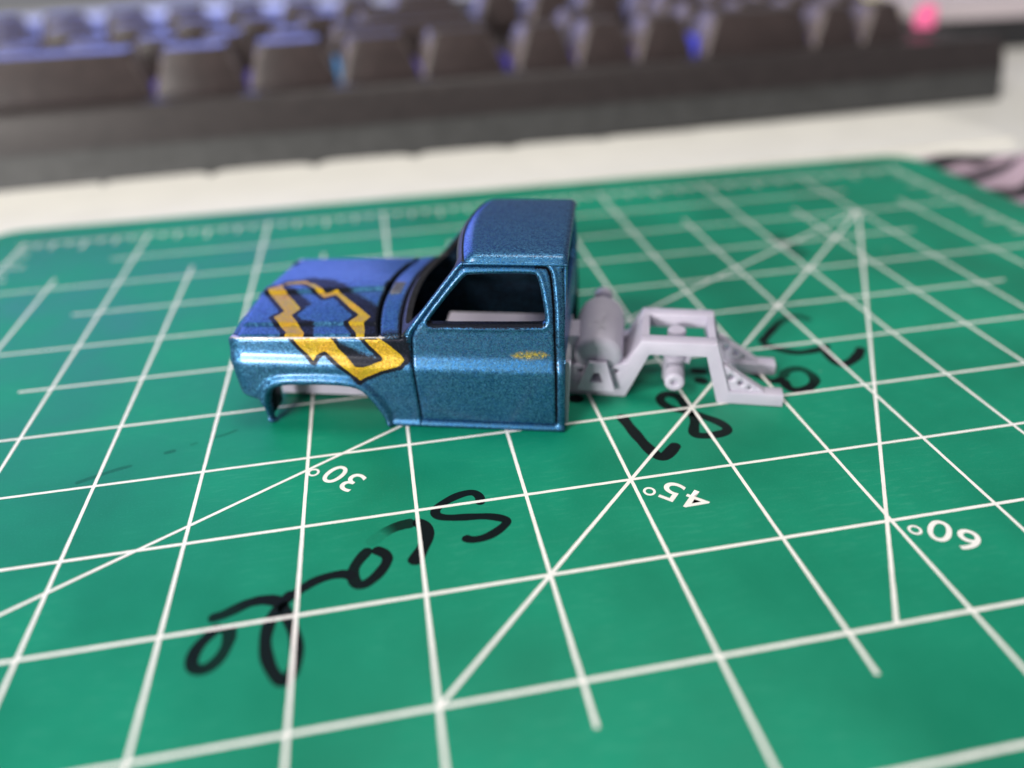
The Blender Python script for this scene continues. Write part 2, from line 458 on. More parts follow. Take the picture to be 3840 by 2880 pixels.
# marker handwriting: ribbons of ink under the printed lines' edges
INK = {
 'ink_letter_s': [(1.0, 0, [(70.65,24.8),(70.96,25.92),(70.56,26.91),(69.81,27.25),(68.42,27.0),(66.98,26.28),(65.9,25.5),(65.44,24.69),(65.74,23.88),(66.89,23.39),(69.03,23.09),(71.18,22.79),(72.72,22.13),(73.43,21.5),(72.56,20.58),(71.24,19.71),(69.9,19.32),(68.76,19.46),(68.11,20.08)])],
 'ink_letter_c': [(1.35, 0, [(62.35,17.1),(63.26,18.46),(64.06,20.05),(64.44,21.48),(64.28,22.68),(63.63,23.3),(62.9,23.5)]), (1.3, (.12, .46), [(63.2,23.45),(61.49,23.36),(60.19,22.86),(58.89,21.91),(57.93,20.91)])],
 'ink_letter_a': [(1.1, (.05, .0), [(58.15,20.44),(57.03,19.12),(56.23,17.61),(56.41,15.8),(57.22,15.15),(58.77,16.26),(59.98,18.15),(59.79,19.29),(58.4,20.29)]),
                  (1.05, 0, [(56.41,16.44),(55.71,17.23),(54.29,17.37),(52.43,16.96),(50.87,15.87),(49.47,14.79)])],
 'ink_letter_l': [(1.15, .03, [(50.47,15.89),(49.48,14.81),(48.55,13.34),(48.14,11.56),(48.1,9.78),(48.46,7.99),(49.24,6.18),(50.12,5.2),(50.83,5.85),(51.19,7.43),(51.08,9.41),(50.47,11.6),(49.68,13.52),(49.28,14.71)])],
 'ink_letter_e': [(1.15, (.0, .1), [(49.28,14.71),(48.5,15.16),(47.32,15.48),(45.87,15.29),(44.69,14.7),(43.52,14.19),(42.32,14.04)]),
                  (1.15, (.12, .04), [(44.31,12.89),(44.79,11.48),(44.44,9.67),(43.74,8.49),(42.77,7.98),(41.75,8.43),(41.54,9.66),(41.99,11.05),(42.91,12.13),(43.68,13.02)])],
 'ink_digit_seven': [(1.35, 0, [(91.67,38.66),(92.03,35.77),(92.59,32.11),(93.16,29.73),(93.78,28.6),(94.67,28.85),(96.8,30.97)])],
 'ink_digit_eight': [(1.25, .04, [(101.03,37.93),(100.9,40.84),(100.04,41.96),(98.74,41.91),(97.94,40.84),(98.26,39.21),(99.34,38.1),(100.76,37.24),(102.11,35.97),(103.79,34.14),(104.38,32.38),(103.3,31.64),(100.88,31.56),(99.47,32.2),(100.02,33.57),(101.0,35.39),(101.22,37.45)])],
 'ink_stroke': [(1.5, .05, [(104.69,44.89),(105.42,44.22),(106.15,43.39)]), (1.3, .05, [(104.95,47.14),(106.09,46.74),(107.3,46.32)]), (2.0, 0, [(87.14,44.72),(86.61,42.67)])],
 'ink_letter_o': [(1.25, (0, .2), [(116.78,42.02),(116.33,40.07),(116.8,38.91),(118.43,38.72),(120.15,39.67),(121.17,40.81),(121.32,42.58),(120.74,43.99),(119.44,44.29),(118.03,43.75),(116.9,42.3)]),
                  (1.2, 0, [(117.08,42.35),(115.84,41.65),(114.86,41.87),(114.01,43.27),(113.11,45.11),(112.13,46.59)])],
 'ink_curve': [(1.2, (.02, .25), [(118.48,52.42),(121.25,55.11),(124.04,57.7),(126.45,59.2),(128.51,59.5),(129.57,57.27)]),
               (1.3, .03, [(118.59,52.16),(119.56,50.78),(120.51,49.64),(122.17,48.35),(124.46,48.25),(126.47,48.68),(128.14,49.32)]),
               (1.4, .0, [(126.76,48.16),(126.24,45.63),(126.57,43.84),(127.69,43.79),(129.7,44.82),(131.6,46.57),(132.38,47.74)])],
 'ink_smudge': [(3.2, .36, [(141.24,93.33),(141.26,86.69),(141.59,81.11)])],
 'ink_streak': [(.6, .40, [(22.92,39.18),(25.37,40.21),(27.17,40.91),(29.06,41.38)]), (.6, .38, [(32.44,43.15),(33.93,43.49)]), (.5, .42, [(35.47,44.21),(36.46,44.64)]), (.5, .40, [(37.73,45.3),(38.99,45.46),(40.13,45.82),(41.23,46.55)])],
}
zz = .006
for nm, strokes in INK.items():
    for wd, wear, pts in strokes:
        V, F, Wr = [], [], []
        zz += .0002
        P = resample(smooth_poly(pts, 3, False), .12, False)
        t = np.gradient(P, axis=0); t /= np.linalg.norm(t, axis=1)[:, None] + 1e-9
        n = np.stack([-t[:, 1], t[:, 0]], 1); m = len(P)
        s = np.concatenate([[0], np.cumsum(np.linalg.norm(np.diff(P, axis=0), axis=1))]); e = np.minimum(s, s[-1] - s)
        r = wd * .56 * np.sqrt(np.clip(1 - np.clip(1 - e / (wd / 2), 0, 1) ** 2, .02, 1)) * (1 + .06 * np.sin(s * 1.7) + .03 * rng.standard_normal(m).cumsum().clip(-1, 1))
        k = len(V)
        w0, w1 = wear if isinstance(wear, tuple) else (wear, wear)
        for j in range(5):
            q = P + n * (r * (j / 2 - 1))[:, None]
            V += [(x, y, zz) for x, y in q]; Wr += list(np.interp(s / s[-1], [0, .35, .65, 1], [w0, w0, w1, w1]))
        for j in range(4):
            F += [(k + j * m + i, k + j * m + i + 1, k + (j + 1) * m + i + 1, k + (j + 1) * m + i) for i in range(m - 1)]
        me = mesh_np(nm, V, F, False)
        at = me.attributes.new('wear', 'FLOAT', 'POINT'); at.data.foreach_set('value', np.array(Wr, np.float32))
        link(nm, me, M_INK, mat)

# ================================================================== pickup cab
W = 27.5
TANG = math.radians(343.487 - 360)
cab = thing('model_truck_cab', 'metallic blue model pickup cab with yellow zigzag outline on hood and fender', 'model truck', (83.52, 35.98, 0.02), TANG)
NZ = [(0, .12), (.55, .10), (.95, .42), (9.1, 0), (10.5, .72), (14.8, 1.1), (22.3, 3.0), (30, 5)]
_zz = np.linspace(-2, 32, 1701); _nn = np.interp(_zz, [a for a, b in NZ], [b for a, b in NZ])
_k = np.exp(-.5 * (np.arange(-90, 91) * .02 / .30) ** 2); _ns = np.convolve(np.pad(_nn, 90, 'edge'), _k / _k.sum(), 'valid')
_nn = np.where(_zz > 4, _ns, _nn)
def nz(z): return np.interp(z, _zz, _nn)
arch = smooth_poly([(-39.4, .7), (-39.35, 3.2), (-38.8, 4.8), (-37.8, 5.7), (-35.7, 6.1), (-29.8, 6.25), (-26.9, 5.95), (-25.65, 4.65), (-24.36, 2.2), (-23.6, .25)], 2, False)
outline = np.vstack([[(-.1, 0), (-.14, 10), (-.70, 22.3), (-12.7, 22.3), (-13.35, 21.75), (-20.35, 13.3), (-20.6, 13.0), (-42.95, 12.35), (-43.55, 11.9), (-43.75, 11.3), (-43.6, 8.4), (-43.2, 4.6), (-42.9, 4.0), (-40.7, 3.3), (-40.1, 2.4), (-39.85, .35), (-39.6, .12), (-39.15, .15), (-38.95, .4)],
                     arch, [(-22.9, 0)]])
def window_poly(): return smooth_poly([(-12.4, 20.75), (-11.5, 20.9), (-4.3, 21.1), (-3.55, 20.75), (-2.62, 16.0), (-2.75, 15.25), (-3.6, 15.12), (-16.2, 14.85), (-17.0, 14.95), (-16.75, 15.6)], 2)
win = window_poly()
seam = np.vstack([[(-18.9, .95), (-19.2, 9.0), (-19.35, 9.8), (-19.2, 12.9)], smooth_poly([(-19.2, 12.9), (-18.7, 14.3), (-13.3, 21.0), (-12.7, 21.75), (-11.8, 21.85), (-3.2, 21.9), (-2.3, 21.7), (-1.95, 20), (-1.64, 16.8)], 2, False)[1:], [(-1.35, 9.8), (-1.25, 9.0), (-1.2, 1.2)], [(-1.4, .95)]])
seamC = np.vstack([seam, [(-18.8, .95)]])
P, T = panel_cdt(outline, [win], [seamC], .22)
x, z = P[:, 0], P[:, 1]
n = nz(z)
n = n + np.clip((-41.6 - x) / 2.2, 0, 1) ** 2 * .9
da = dist(arch, P, False)
fl = np.clip((1.75 - da) / .9, 0, 1); fl = fl * fl * (3 - 2 * fl)
n = n - .55 * fl * (x < -23)
n = n + .32 * np.exp(-(da / .22) ** 2)
ds = dist(seamC, P, False)
n = n + .26 * np.exp(-(ds / .14) ** 2)
inseam = inside(seam, P)
dout = np.where(inseam, -1, ds)
n = n - .20 * np.exp(-((dout - .55) / .22) ** 2) * (z > 12.4) * (dout > 0)
dw = dist(win, P)
n = n - .16 * np.exp(-((dw - .5) / .22) ** 2) * (z > 12) + .22 * np.exp(-(dw / .16) ** 2)
do = dist(outline, P)
n = n + .22 * np.exp(-(do / .2) ** 2) * (z < 22)
YS = [(-35.03,13.1),(-33.84,11.45),(-32.13,9.67),(-31.74,10.37),(-30.61,10.95),(-29.4,9.89),(-27.89,8.68),(-26.3,7.15),(-25.31,7.72),(-23.37,8.65),(-20.95,9.39),(-20.29,10.08),(-20.94,10.89),(-22.48,12.27),(-24.37,13.4),(-25.7,13.3),(-24.73,11.96),(-23.08,10.2),(-23.3,9.9),(-25.56,9.09),(-26.69,9.11),(-27.36,9.89),(-28.75,11.25),(-29.29,12.31),(-30.09,13.2),(-30.77,12.97),(-31.62,12.59),(-32.47,13.1)]
I1 = np.array([(-29.3,12.6),(-27.05,11.5),(-25.3,10.6),(-23.7,10.3),(-25.55,9.0),(-26.8,9.0),(-27.9,10.2)])
I2 = np.array([(-24.6,13.4),(-21.0,13.4),(-19.5,12.4),(-19.55,9.9),(-20.29,9.9),(-22.48,12.27)])
def soft(poly, wd): return np.clip(sdf(poly, P) / wd + .5, 0, 1)
ys = sdf(np.array(YS), P)
patch = np.array([(-7.0,11.15),(-6.2,11.5),(-4.5,11.7),(-2.9,11.65),(-2.1,11.2),(-3.0,10.75),(-4.6,10.55),(-6.4,10.7)])
yp = sdf(patch, P) - .05
ink_s = np.maximum.reduce([np.clip(1.75 - (-ys) / .38, 0, 1) * (ys < .1), soft(I1, 1.1) * .8, soft(I2, 1.0)])
sw = np.where(x > -4, .95, np.where(z > 13, .30, .6)) * np.where(z < 1.4, .35, 1)
ink_s = np.maximum(ink_s, sw * np.exp(-(ds / .17) ** 2))                    # panel lining in the shut lines
ink_s = np.maximum(ink_s, np.clip(1.6 - dw / .3, 0, 1) * (z < 15.25) * (x < -2.6) * (x > -17.2))
ink_s = np.maximum(ink_s, .75 * np.exp(-((np.abs(x + 20.2) ) / .7) ** 2) * (z > 9.6) * (z < 13.2))
ink_s = np.maximum(ink_s, .15 * np.clip(1 - dist(patch, P) / 1.2, 0, 1) * (yp < 0))
ysd = ys
smear = np.clip(.45 + yp / .35, 0, 1)
ink_s = np.maximum(ink_s, .26 * np.clip((z - 9.3) / 1.5, 0, 1) * (x > -19) * (z < 14.6))
bare_s = np.where((x < -20.8) & (z > 12), 1.0, 0) * np.clip(1.15 - dist(np.array([(-43.3, 12.2), (-42.95, 12.35), (-20.6, 13.0)]), P, False) / .28, 0, 1) * np.where(x < -33, 1, .75)
cen = P[T].mean(1)
isdoor = inside(seam, cen); isf = (~isdoor) & (cen[:, 0] < -18.9) & (cen[:, 1] < 13.35)
for side in (0, 1):
    X = np.stack([x, n if side == 0 else W - n, z], 1)
    off = (0, .8, 0) if side == 0 else (0, -.8, 0)
    at = {'yellow': ysd if side == 0 else np.full(len(P), -1.0), 'ink': ink_s if side == 0 else sw * np.exp(-(ds / .17) ** 2), 'bare': bare_s, 'smear': smear if side == 0 else 0 * smear}
    lab = ('facing the camera', 'on the far side')[side]
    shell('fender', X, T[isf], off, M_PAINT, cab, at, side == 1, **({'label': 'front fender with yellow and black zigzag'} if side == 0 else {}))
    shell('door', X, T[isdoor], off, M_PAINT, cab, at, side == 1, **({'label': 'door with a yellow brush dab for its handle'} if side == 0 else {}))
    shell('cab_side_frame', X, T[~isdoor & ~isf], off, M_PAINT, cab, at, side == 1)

for side in (0, 1):
    awp = arch[(arch[:, 1] > .5)][::2]
    Vw = []; n0w, n1w = .75, 4.2
    for q in awp: Vw += [(q[0], n0w if side == 0 else W - n0w, q[1] + .12), (q[0], n1w if side == 0 else W - n1w, q[1] + .12)]
    Vw = np.array(Vw); Tw = []
    for i in range(len(awp) - 1): Tw += [(2 * i, 2 * i + 1, 2 * i + 3), (2 * i, 2 * i + 3, 2 * i + 2)]
    ow = np.zeros((len(Vw), 3)); gw = np.gradient(awp, axis=0); gw /= np.linalg.norm(gw, axis=1)[:, None]
    ow[::2, 0] = ow[1::2, 0] = -gw[:, 1] * .6; ow[::2, 2] = ow[1::2, 2] = gw[:, 0] * .6
    shell('wheel_well', Vw, np.array(Tw), ow, M_PAINT, cab, {'yellow': np.full(len(Vw), -1.), 'ink': np.full(len(Vw), .9)}, side == 1)

# hood
CH = W / 2
xf = lambda n: -42.55 - 1.15 * (1 - ((n - CH) / (CH - 1)) ** 2)
xr = lambda n: -23.3 - 1.9 * (1 - (np.abs(n - CH) / (CH - 1)) ** 2.4)
nn_ = np.linspace(.98, W - .98, 40)
hout = np.vstack([np.stack([xr(nn_), nn_], 1), np.stack([xf(nn_), nn_], 1)[::-1]])
P, T = panel_cdt(hout, [], [], .25)
x, n = P[:, 0], P[:, 1]
e = np.minimum(n, W - n) - .98
t = np.clip((x + 43) / 20, 0, 1)
zh = 12.38 + .65 * t + .42 * np.clip(e / .55, 0, 1) ** .6 - .30
sm = lambda a: np.clip(a, 0, 1) ** 2 * (3 - 2 * np.clip(a, 0, 1))
zh += (.25 + .55 * t) * sm(e / 12) + .22 * sm((e - 2.7) / .6) + .38 * sm((e - 11.2) / .75)
zh -= .55 * np.clip((-41.9 - (x - xf(n) - 43.0 + 42.0 + 1.0) - .0) * 0, 0, 1)
df = x - xf(n); zh -= .6 * np.clip(1 - df / 1.0, 0, 1) ** 2
dr = xr(n) - x; zh -= .25 * np.clip(1 - dr / .35, 0, 1) ** 2
HY = [(-35.77,.9),(-35.77,1.97),(-38.81,5.72),(-37.86,7.2),(-42.65,13.41),(-41.31,14.4),(-40.82,16.3),(-38.17,16.6),(-36.69,15.1),(-33.57,12.0),(-32.17,12.7),(-29.71,9.89),(-27.64,7.75),(-25.58,5.44),(-26.14,4.13),(-25.48,2.24),(-25.3,.9),(-26.2,.9),(-26.63,2.04),(-28.18,4.19),(-27.25,5.98),(-28.77,7.53),(-32.07,11.59),(-33.46,10.7),(-35.9,13.4),(-37.66,14.9),(-38.81,15.0),(-40.7,14.6),(-40.51,13.7),(-35.87,7.9),(-36.56,6.15),(-35.25,4.51),(-33.36,1.86),(-33.2,.9)]
yh = sdf(np.array(HY), P)
J1 = np.array([(-38.0,17.2),(-34.27,16.2),(-29.95,11.6),(-25.6,7.6),(-23.3,5.0),(-23.0,1.0),(-25.35,1.0),(-25.58,5.44),(-29.71,9.89),(-32.17,12.91),(-33.57,12.19),(-36.7,15.4)])
J2 = np.array([(-35.5,5.1),(-33.0,4.6),(-31.9,1.0),(-33.36,1.0)])
J3 = np.array([(-40.5,14.2),(-38.44,13.2),(-34.7,9.0),(-35.87,7.7)])
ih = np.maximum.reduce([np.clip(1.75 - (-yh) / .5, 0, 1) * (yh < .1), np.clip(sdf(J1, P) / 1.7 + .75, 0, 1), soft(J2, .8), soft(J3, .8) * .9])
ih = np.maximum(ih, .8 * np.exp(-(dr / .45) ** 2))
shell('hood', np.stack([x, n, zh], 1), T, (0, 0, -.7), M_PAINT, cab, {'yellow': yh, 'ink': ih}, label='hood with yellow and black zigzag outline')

# cowl between hood and windshield
xb = lambda n: -20.55 - 1.35 * (1 - (np.abs(n - CH) / (CH - 1)) ** 2.4)
nn_ = np.linspace(1.0, W - 1.0, 40)
cout = np.vstack([np.stack([xb(nn_), nn_], 1), np.stack([xr(nn_) + .05, nn_], 1)[::-1]])
P, T = panel_cdt(cout, [], [], .25)
x, n = P[:, 0], P[:, 1]; e = np.minimum(n, W - n) - 1
tt = (x - xr(n)) / (xb(n) - xr(n))
zc = 12.75 + .35 * np.clip(e / .5, 0, 1) ** .6 + .75 * sm(e / 12) + .25 * sm(tt) - .45 * np.exp(-(tt / .09) ** 2)
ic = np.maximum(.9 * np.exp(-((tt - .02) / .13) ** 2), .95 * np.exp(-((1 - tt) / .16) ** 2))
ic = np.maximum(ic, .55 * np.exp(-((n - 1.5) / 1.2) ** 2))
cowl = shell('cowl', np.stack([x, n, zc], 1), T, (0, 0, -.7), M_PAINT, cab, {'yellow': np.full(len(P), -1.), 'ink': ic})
def cowl_z(xx, nn):
    i = ((x - xx) ** 2 + (n - nn) ** 2).argmin(); return zc[i]
for c0 in (13.3,):
    for k in range(6):
        cn = c0 + (k - 2.5) * .62; xm = (xr(cn) * .55 + xb(cn) * .45)
        bm = bmesh.new(); zt = cowl_z(xm, cn)
        box(bm, xm - .75, xm + .75, cn - .14, cn + .14, zt - .2, zt + .16)
        from_bm('vent_slat', bm, M_SILVER, cowl, bev=.08)

# roof
xrf = lambda n: -12.55 - 1.3 * (1 - np.clip(np.abs(n - CH) / 11, 0, 1) ** 2)
cs = [(2.95, 22.0), (2.72, 22.2), (2.74, 22.36), (2.95, 22.46), (3.05, 22.55), (3.2, 22.8), (3.5, 23.02), (4.1, 23.18), (5.5, 23.32), (8, 23.46), (11, 23.56), (CH, 23.6)]
cs = np.array(cs + [(W - a, b) for a, b in cs[::-1][1:]])
cs = np.vstack([np.stack([np.interp(np.linspace(0, 1, 8)[:-1], [0, 1], [a[0], b[0]]), np.interp(np.linspace(0, 1, 8)[:-1], [0, 1], [a[1], b[1]])], 1) if abs(b[0] - a[0]) > 1 else a[None] for a, b in zip(cs, cs[1:])] + [cs[-1:]])
us = np.concatenate([[0, .012, .03, .06], np.linspace(.1, .9, 30), [.95, .975, .99, 1]])
V, F = [], []
for a, b in cs:
    for u in us:
        x0 = xrf(a); x1 = -.12; xx = x0 + (x1 - x0) * u
        dd = (xx - x0); dr2 = x1 - xx
        zz_ = b - .95 * max(0, 1 - dd / 1.7) ** 2 * (b > 22.4) - .55 * max(0, 1 - dr2 / .6) ** 2 * (b > 22.4)
        V.append((xx, a, zz_))
m = len(us)
T = []
for i in range(len(cs) - 1):
    for j in range(m - 1):
        q = (i * m + j, i * m + j + 1, (i + 1) * m + j + 1, (i + 1) * m + j)
        T += [(q[0], q[1], q[2]), (q[0], q[2], q[3])]
V = np.array(V)
cen_ = np.array([0, CH, 10.0]); offv = np.stack([np.zeros(len(V)), np.where(V[:, 1] < 4, .6, np.where(V[:, 1] > W - 4, -.6, 0)), np.where((V[:, 1] < 3.2) | (V[:, 1] > W - 3.2), -.05, -.65)], 1)
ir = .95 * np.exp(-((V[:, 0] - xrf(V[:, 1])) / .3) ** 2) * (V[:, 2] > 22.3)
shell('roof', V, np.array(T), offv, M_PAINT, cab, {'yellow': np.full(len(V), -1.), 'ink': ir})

# windshield surround
def wpt(a, b):
    n0 = 1.05 + (3.15 - 1.05) * b; nn = n0 + a * (W - 2 * n0)
    return np.stack([xb(nn) * (1 - b) + (xrf(nn) + .12) * b, nn, 13.2 * (1 - b) + .7 * sm((np.minimum(nn, W - nn) - 1) / 12) * (1 - b) + np.interp(np.minimum(nn, W - nn), cs[:, 0][:len(cs) // 2 + 1], cs[:, 1][:len(cs) // 2 + 1]) * b - .55 * b], 1)
rw = rrect(.95, 24.05, 1.0, 11.0, 1.3, 5)
P, T = panel_cdt(np.array([(0, 0), (25, 0), (25, 12), (0, 12)], float), [np.array(rw)], [], .3)
Xw = wpt(P[:, 0] / 25, P[:, 1] / 12)
T = T[:, ::-1]
shell('windshield_frame', Xw, T, (.7, 0, -.35), M_GASKET, cab)

# rear wall with its window opening
zs = np.linspace(9.3, 22.4, 24)
ro = np.vstack([np.stack([nz(zs) + .45, zs], 1)[::-1], np.stack([W - nz(zs) - .45, zs], 1)])
P, T = panel_cdt(ro, [np.array(rrect(5.2, W - 5.2, 15.4, 20.6, .9, 5))], [], .4)
dwn = dist(np.array(rrect(5.2, W - 5.2, 15.4, 20.6, .9, 5)), P)
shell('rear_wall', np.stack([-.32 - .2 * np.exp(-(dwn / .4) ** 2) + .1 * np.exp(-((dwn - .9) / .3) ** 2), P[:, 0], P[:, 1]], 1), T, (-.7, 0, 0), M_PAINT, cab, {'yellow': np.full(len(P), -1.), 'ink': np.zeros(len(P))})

# grille panel
gn = np.linspace(1.55, W - 1.55, 30)
go = np.vstack([np.stack([gn, np.full(30, 3.6)], 1), np.stack([gn, np.full(30, 11.9)], 1)[::-1]])
cir = lambda cx, cz, r: np.array([(cx + r * math.cos(a), cz + r * math.sin(a)) for a in np.linspace(0, 2 * math.pi, 28)[:-1]])
P, T = panel_cdt(go, [np.array(rrect(8.2, W - 8.2, 5.4, 10.8, .6, 4)), cir(5, 8.2, 2.1), cir(W - 5, 8.2, 2.1)], [], .4)
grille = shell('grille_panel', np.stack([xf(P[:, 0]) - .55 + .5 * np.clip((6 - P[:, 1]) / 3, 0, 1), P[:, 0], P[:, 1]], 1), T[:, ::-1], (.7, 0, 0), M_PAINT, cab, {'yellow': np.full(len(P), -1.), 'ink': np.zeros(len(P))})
for k in range(5):
    bm = bmesh.new(); zb = 6.3 + k * .95
    box(bm, -43.5, -42.9, 8.0, W - 8.0, zb, zb + .35); from_bm('grille_bar', bm, M_PAINT, grille, bev=.08)

# ================================================================== resin chassis
CA = math.radians(-19.9)
ch = thing('resin_chassis', 'pale lilac resin truck chassis with stepped rear frame and gas bottle, behind blue cab', 'model chassis', (105.26, 38.40, .03), CA)
def bevel_obj(o, wd):
    bm = bmesh.new(); bm.from_mesh(o.data)
    es = [e for e in bm.edges if len(e.link_faces) == 2 and e.calc_face_angle(0) > .45]
    bmesh.ops.bevel(bm, geom=es, offset=wd * MM, segments=2, profile=.5, affect='EDGES', clamp_overlap=True)
    bm.to_mesh(o.data); bm.free()
    o.data.polygons.foreach_set('use_smooth', [True] * len(o.data.polygons)); o.data.set_sharp_from_angle(angle=math.radians(35))
rail = [(-21, 0), (-12.35, 0), (-9.5, 6.85), (-2.05, 7.0), (0, 0), (8.6, 0), (8.5, 1.8), (1.45, 1.8), (-.85, 8.95), (-10.6, 8.85), (-12.5, 5.3), (-14.5, 4.65), (-21, 4.7)]
for y0 in (0, 8.1):
    holes = [np.array([(-17.3, 2.95), (-15.45, 2.95), (-15.95, 4.2), (-16.75, 4.2)]), cir(-13.75, 4.0, .36)[::3], cir(-18.6, 3.7, .36)[::3]]
    P, T = panel_cdt(np.array(rail), holes, [], 60)
    bevel_obj(shell('frame_rail', np.stack([P[:, 0], np.full(len(P), y0), P[:, 1]], 1), T, (0, 2.05, 0), M_RESIN, ch), .15)
    # gusset with three round holes
    g = np.array([(.2, 5.4), (1.2, 1.6), (6.2, 1.6)]); g = np.array([(.1, 1.5), (6.3, 1.5), (5.9, 2.05), (.75, 5.5), (.1, 5.6)])
    P, T = panel_cdt(g, [cir(1.45, 3.85, .40), cir(2.8, 3.05, .36), cir(4.05, 2.4, .2)], [], .4)
    yb = y0 + .45
    shell('gusset', np.stack([P[:, 0], np.full(len(P), yb), P[:, 1]], 1), T, (0, 1.1, 0), M_RESIN, ch)
    # bracket: trapezoid frame on the outer face
    ya, yb2 = ((-1.45, .0) if y0 == 0 else (10.15, 11.6))
    bm = bmesh.new()
    ring_prism(bm, [(-18.95, 1.6), (-13.75, 1.6), (-15.05, 5.95), (-17.4, 5.95)], [(-17.3, 2.95), (-15.45, 2.95), (-15.95, 4.4), (-16.75, 4.4)], ya, yb2)
    from_bm('bottle_bracket', bm, M_RESIN, ch, bev=.12)
def add_box(name, *a, bev=.15):
    bm = bmesh.new(); box(bm, *a); return from_bm(name, bm, M_RESIN, ch, bev=bev)
add_box('cross_member', -10.55, -9.65, 2.0, 8.15, 7.1, 8.8)
add_box('cross_member', -1.9, -.95, 2.0, 8.15, 7.1, 8.88)
bm = bmesh.new(); prism(bm, [(-13.3, 3.4), (-12.6, 3.4), (-10.1, 8.2), (-10.75, 8.3)], 2.0, 8.15); from_bm('cross_plate', bm, M_RESIN, ch, bev=.12)
add_box('cross_member', -20, -13, 2.0, 8.15, 1.0, 2.0)
# rear axle and centre post
bm = bmesh.new(); lathe(bm, [(0, .5), (.42, .5), (.44, 0), (.62, -.12), (1.18, -.10), (1.34, .1), (1.34, 2.2), (1.15, 2.35), (1.15, 8.0), (1.34, 8.1), (1.34, 10.2), (0, 10.2)], (-5.87, 0, 2.8), (0, 1, 0), 40)
from_bm('axle_tube', bm, M_RESIN, ch, smooth_deg=50)
bm = bmesh.new(); lathe(bm, [(0, -2.6), (.9, -2.6), (1.45, -2.1), (1.5, .2), (1.42, .3), (1.42, .55), (1.5, .65), (1.5, 1.6), (1.42, 1.7), (1.1, 1.9), (1.05, 4.6), (1.25, 4.7), (1.25, 5.5), (1.1, 5.7), (0, 5.75)], (-5.9, 5.05, 2.6), (0, 0, 1), 40)
from_bm('centre_post', bm, M_RESIN, ch, smooth_deg=50)
bm = bmesh.new(); prism(bm, [(-4.5, 3.5), (-3.6, 6.6), (-3.2, 6.6), (-3.9, 3.2)], 4.4, 5.6); prism(bm, [(-10.2, 6.3), (-9.8, 6.8), (-7.2, 5.0), (-7.3, 4.2)], 4.4, 5.6)
from_bm('link_arm', bm, M_RESIN, ch, bev=.1)
# bottle lying across the rails
tilt = math.radians(11); tax = (-.012, math.cos(tilt), math.sin(tilt))
bm = bmesh.new()
lathe(bm, [(0, -.30), (1.6, -.26), (2.5, -.12), (2.85, .06), (3.2, .35), (3.3, .8), (3.3, 8.2), (3.15, 9.2), (2.8, 10.1), (2.2, 10.8), (1.35, 11.3), (1.0, 11.5), (1.0, 11.9), (0, 11.9)], (-16.3, 0.0, 5.95), tax, 48)
tank = from_bm('gas_bottle', bm, M_RESIN, ch, smooth_deg=60)
bm = bmesh.new()
lathe(bm, [(0, 11.4), (.85, 11.4), (.85, 12.9), (1.35, 13.1), (1.4, 14.3), (1.2, 14.6), (0, 14.65)], (-16.3, 0.0, 5.95), tax, 32)
from_bm('valve', bm, M_RESIN, tank, smooth_deg=50)
# lettering-like relief arcs on the bottle
bm = bmesh.new()
for (a0, a1, yy, xx, rr) in ((200, 20, 3.0, -.75, .7), (20, 160, 1.9, .2, .6), (100, 260, 3.2, .9, .7), (-60, 60, 4.6, .1, .5)):
    pts = []
    for i in range(9):
        a = math.radians(a0 + (a1 - a0) * i / 8); px = xx + rr * math.cos(a); py = yy + rr * math.sin(a) * 1.1
        zt = math.sqrt(3.3 ** 2 - px ** 2)
        pts.append(Vector((-16.3 + px, 0, 5.95)) + Vector(tax) * py + Vector((0, -math.sin(tilt), math.cos(tilt))) * zt)
    for p, q in zip(pts, pts[1:]):
        t_ = (q - p).normalized(); lathe(bm, [(.05, 0), (.05, (q - p).length)], p, t_, 6)
from_bm('relief_mark', bm, M_RESIN, tank)
# the front of the chassis, under the cab
co_, so_ = math.cos(TANG - CA), math.sin(TANG - CA)
def t2c(xt, nt_):                                  # cab coordinates -> chassis coordinates
    wx, wy = math.cos(TANG), math.sin(TANG)
    X = 83.52 + wx * xt - wy * nt_ - 105.26; Y = 35.98 + wy * xt + wx * nt_ - 38.40
    cx, sx = math.cos(CA), math.sin(CA); return (X * cx + Y * sx, -X * sx + Y * cx)
def cab_box(name, x0, x1, n0, n1, z0, z1, bev=.2):
    bm = bmesh.new(); prism(bm, [t2c(x0, n0), t2c(x1, n0), t2c(x1, n1), t2c(x0, n1)], z0, z1, 'xy'); return from_bm(name, bm, M_RESIN, ch, bev=bev)
cab_box('engine_block', -17.2, .25, 9.3, 15.6, 2.0, 9.3, .45)
cab_box('engine_block', .2, 1.3, 10.6, 15.2, 3.4, 8.7, .4)
cab_box('front_rail', -40.5, -18.6, 6.9, 8.6, .3, 4.4)
cab_box('front_rail', -40.5, -18.6, W - 8.6, W - 6.9, .3, 4.4)
bm = bmesh.new()
V4 = [t2c(-3, 1.5), t2c(.5, 1.5), t2c(.5, 2.2), t2c(-3, 2.2)]; V4b = [t2c(-3, 1.5), t2c(.25, 1.5), t2c(.25, 2.2), t2c(-3, 2.2)]
a = [bm.verts.new((*p, .6)) for p in V4b]; b = [bm.verts.new((*p, 9.9)) for p in V4]
bm.faces.new(a[::-1]); bm.faces.new(b)
for i in range(4): bm.faces.new((a[i], a[(i + 1) % 4], b[(i + 1) % 4], b[i]))
from_bm('floor_flange', bm, M_RESIN, ch, bev=.08)

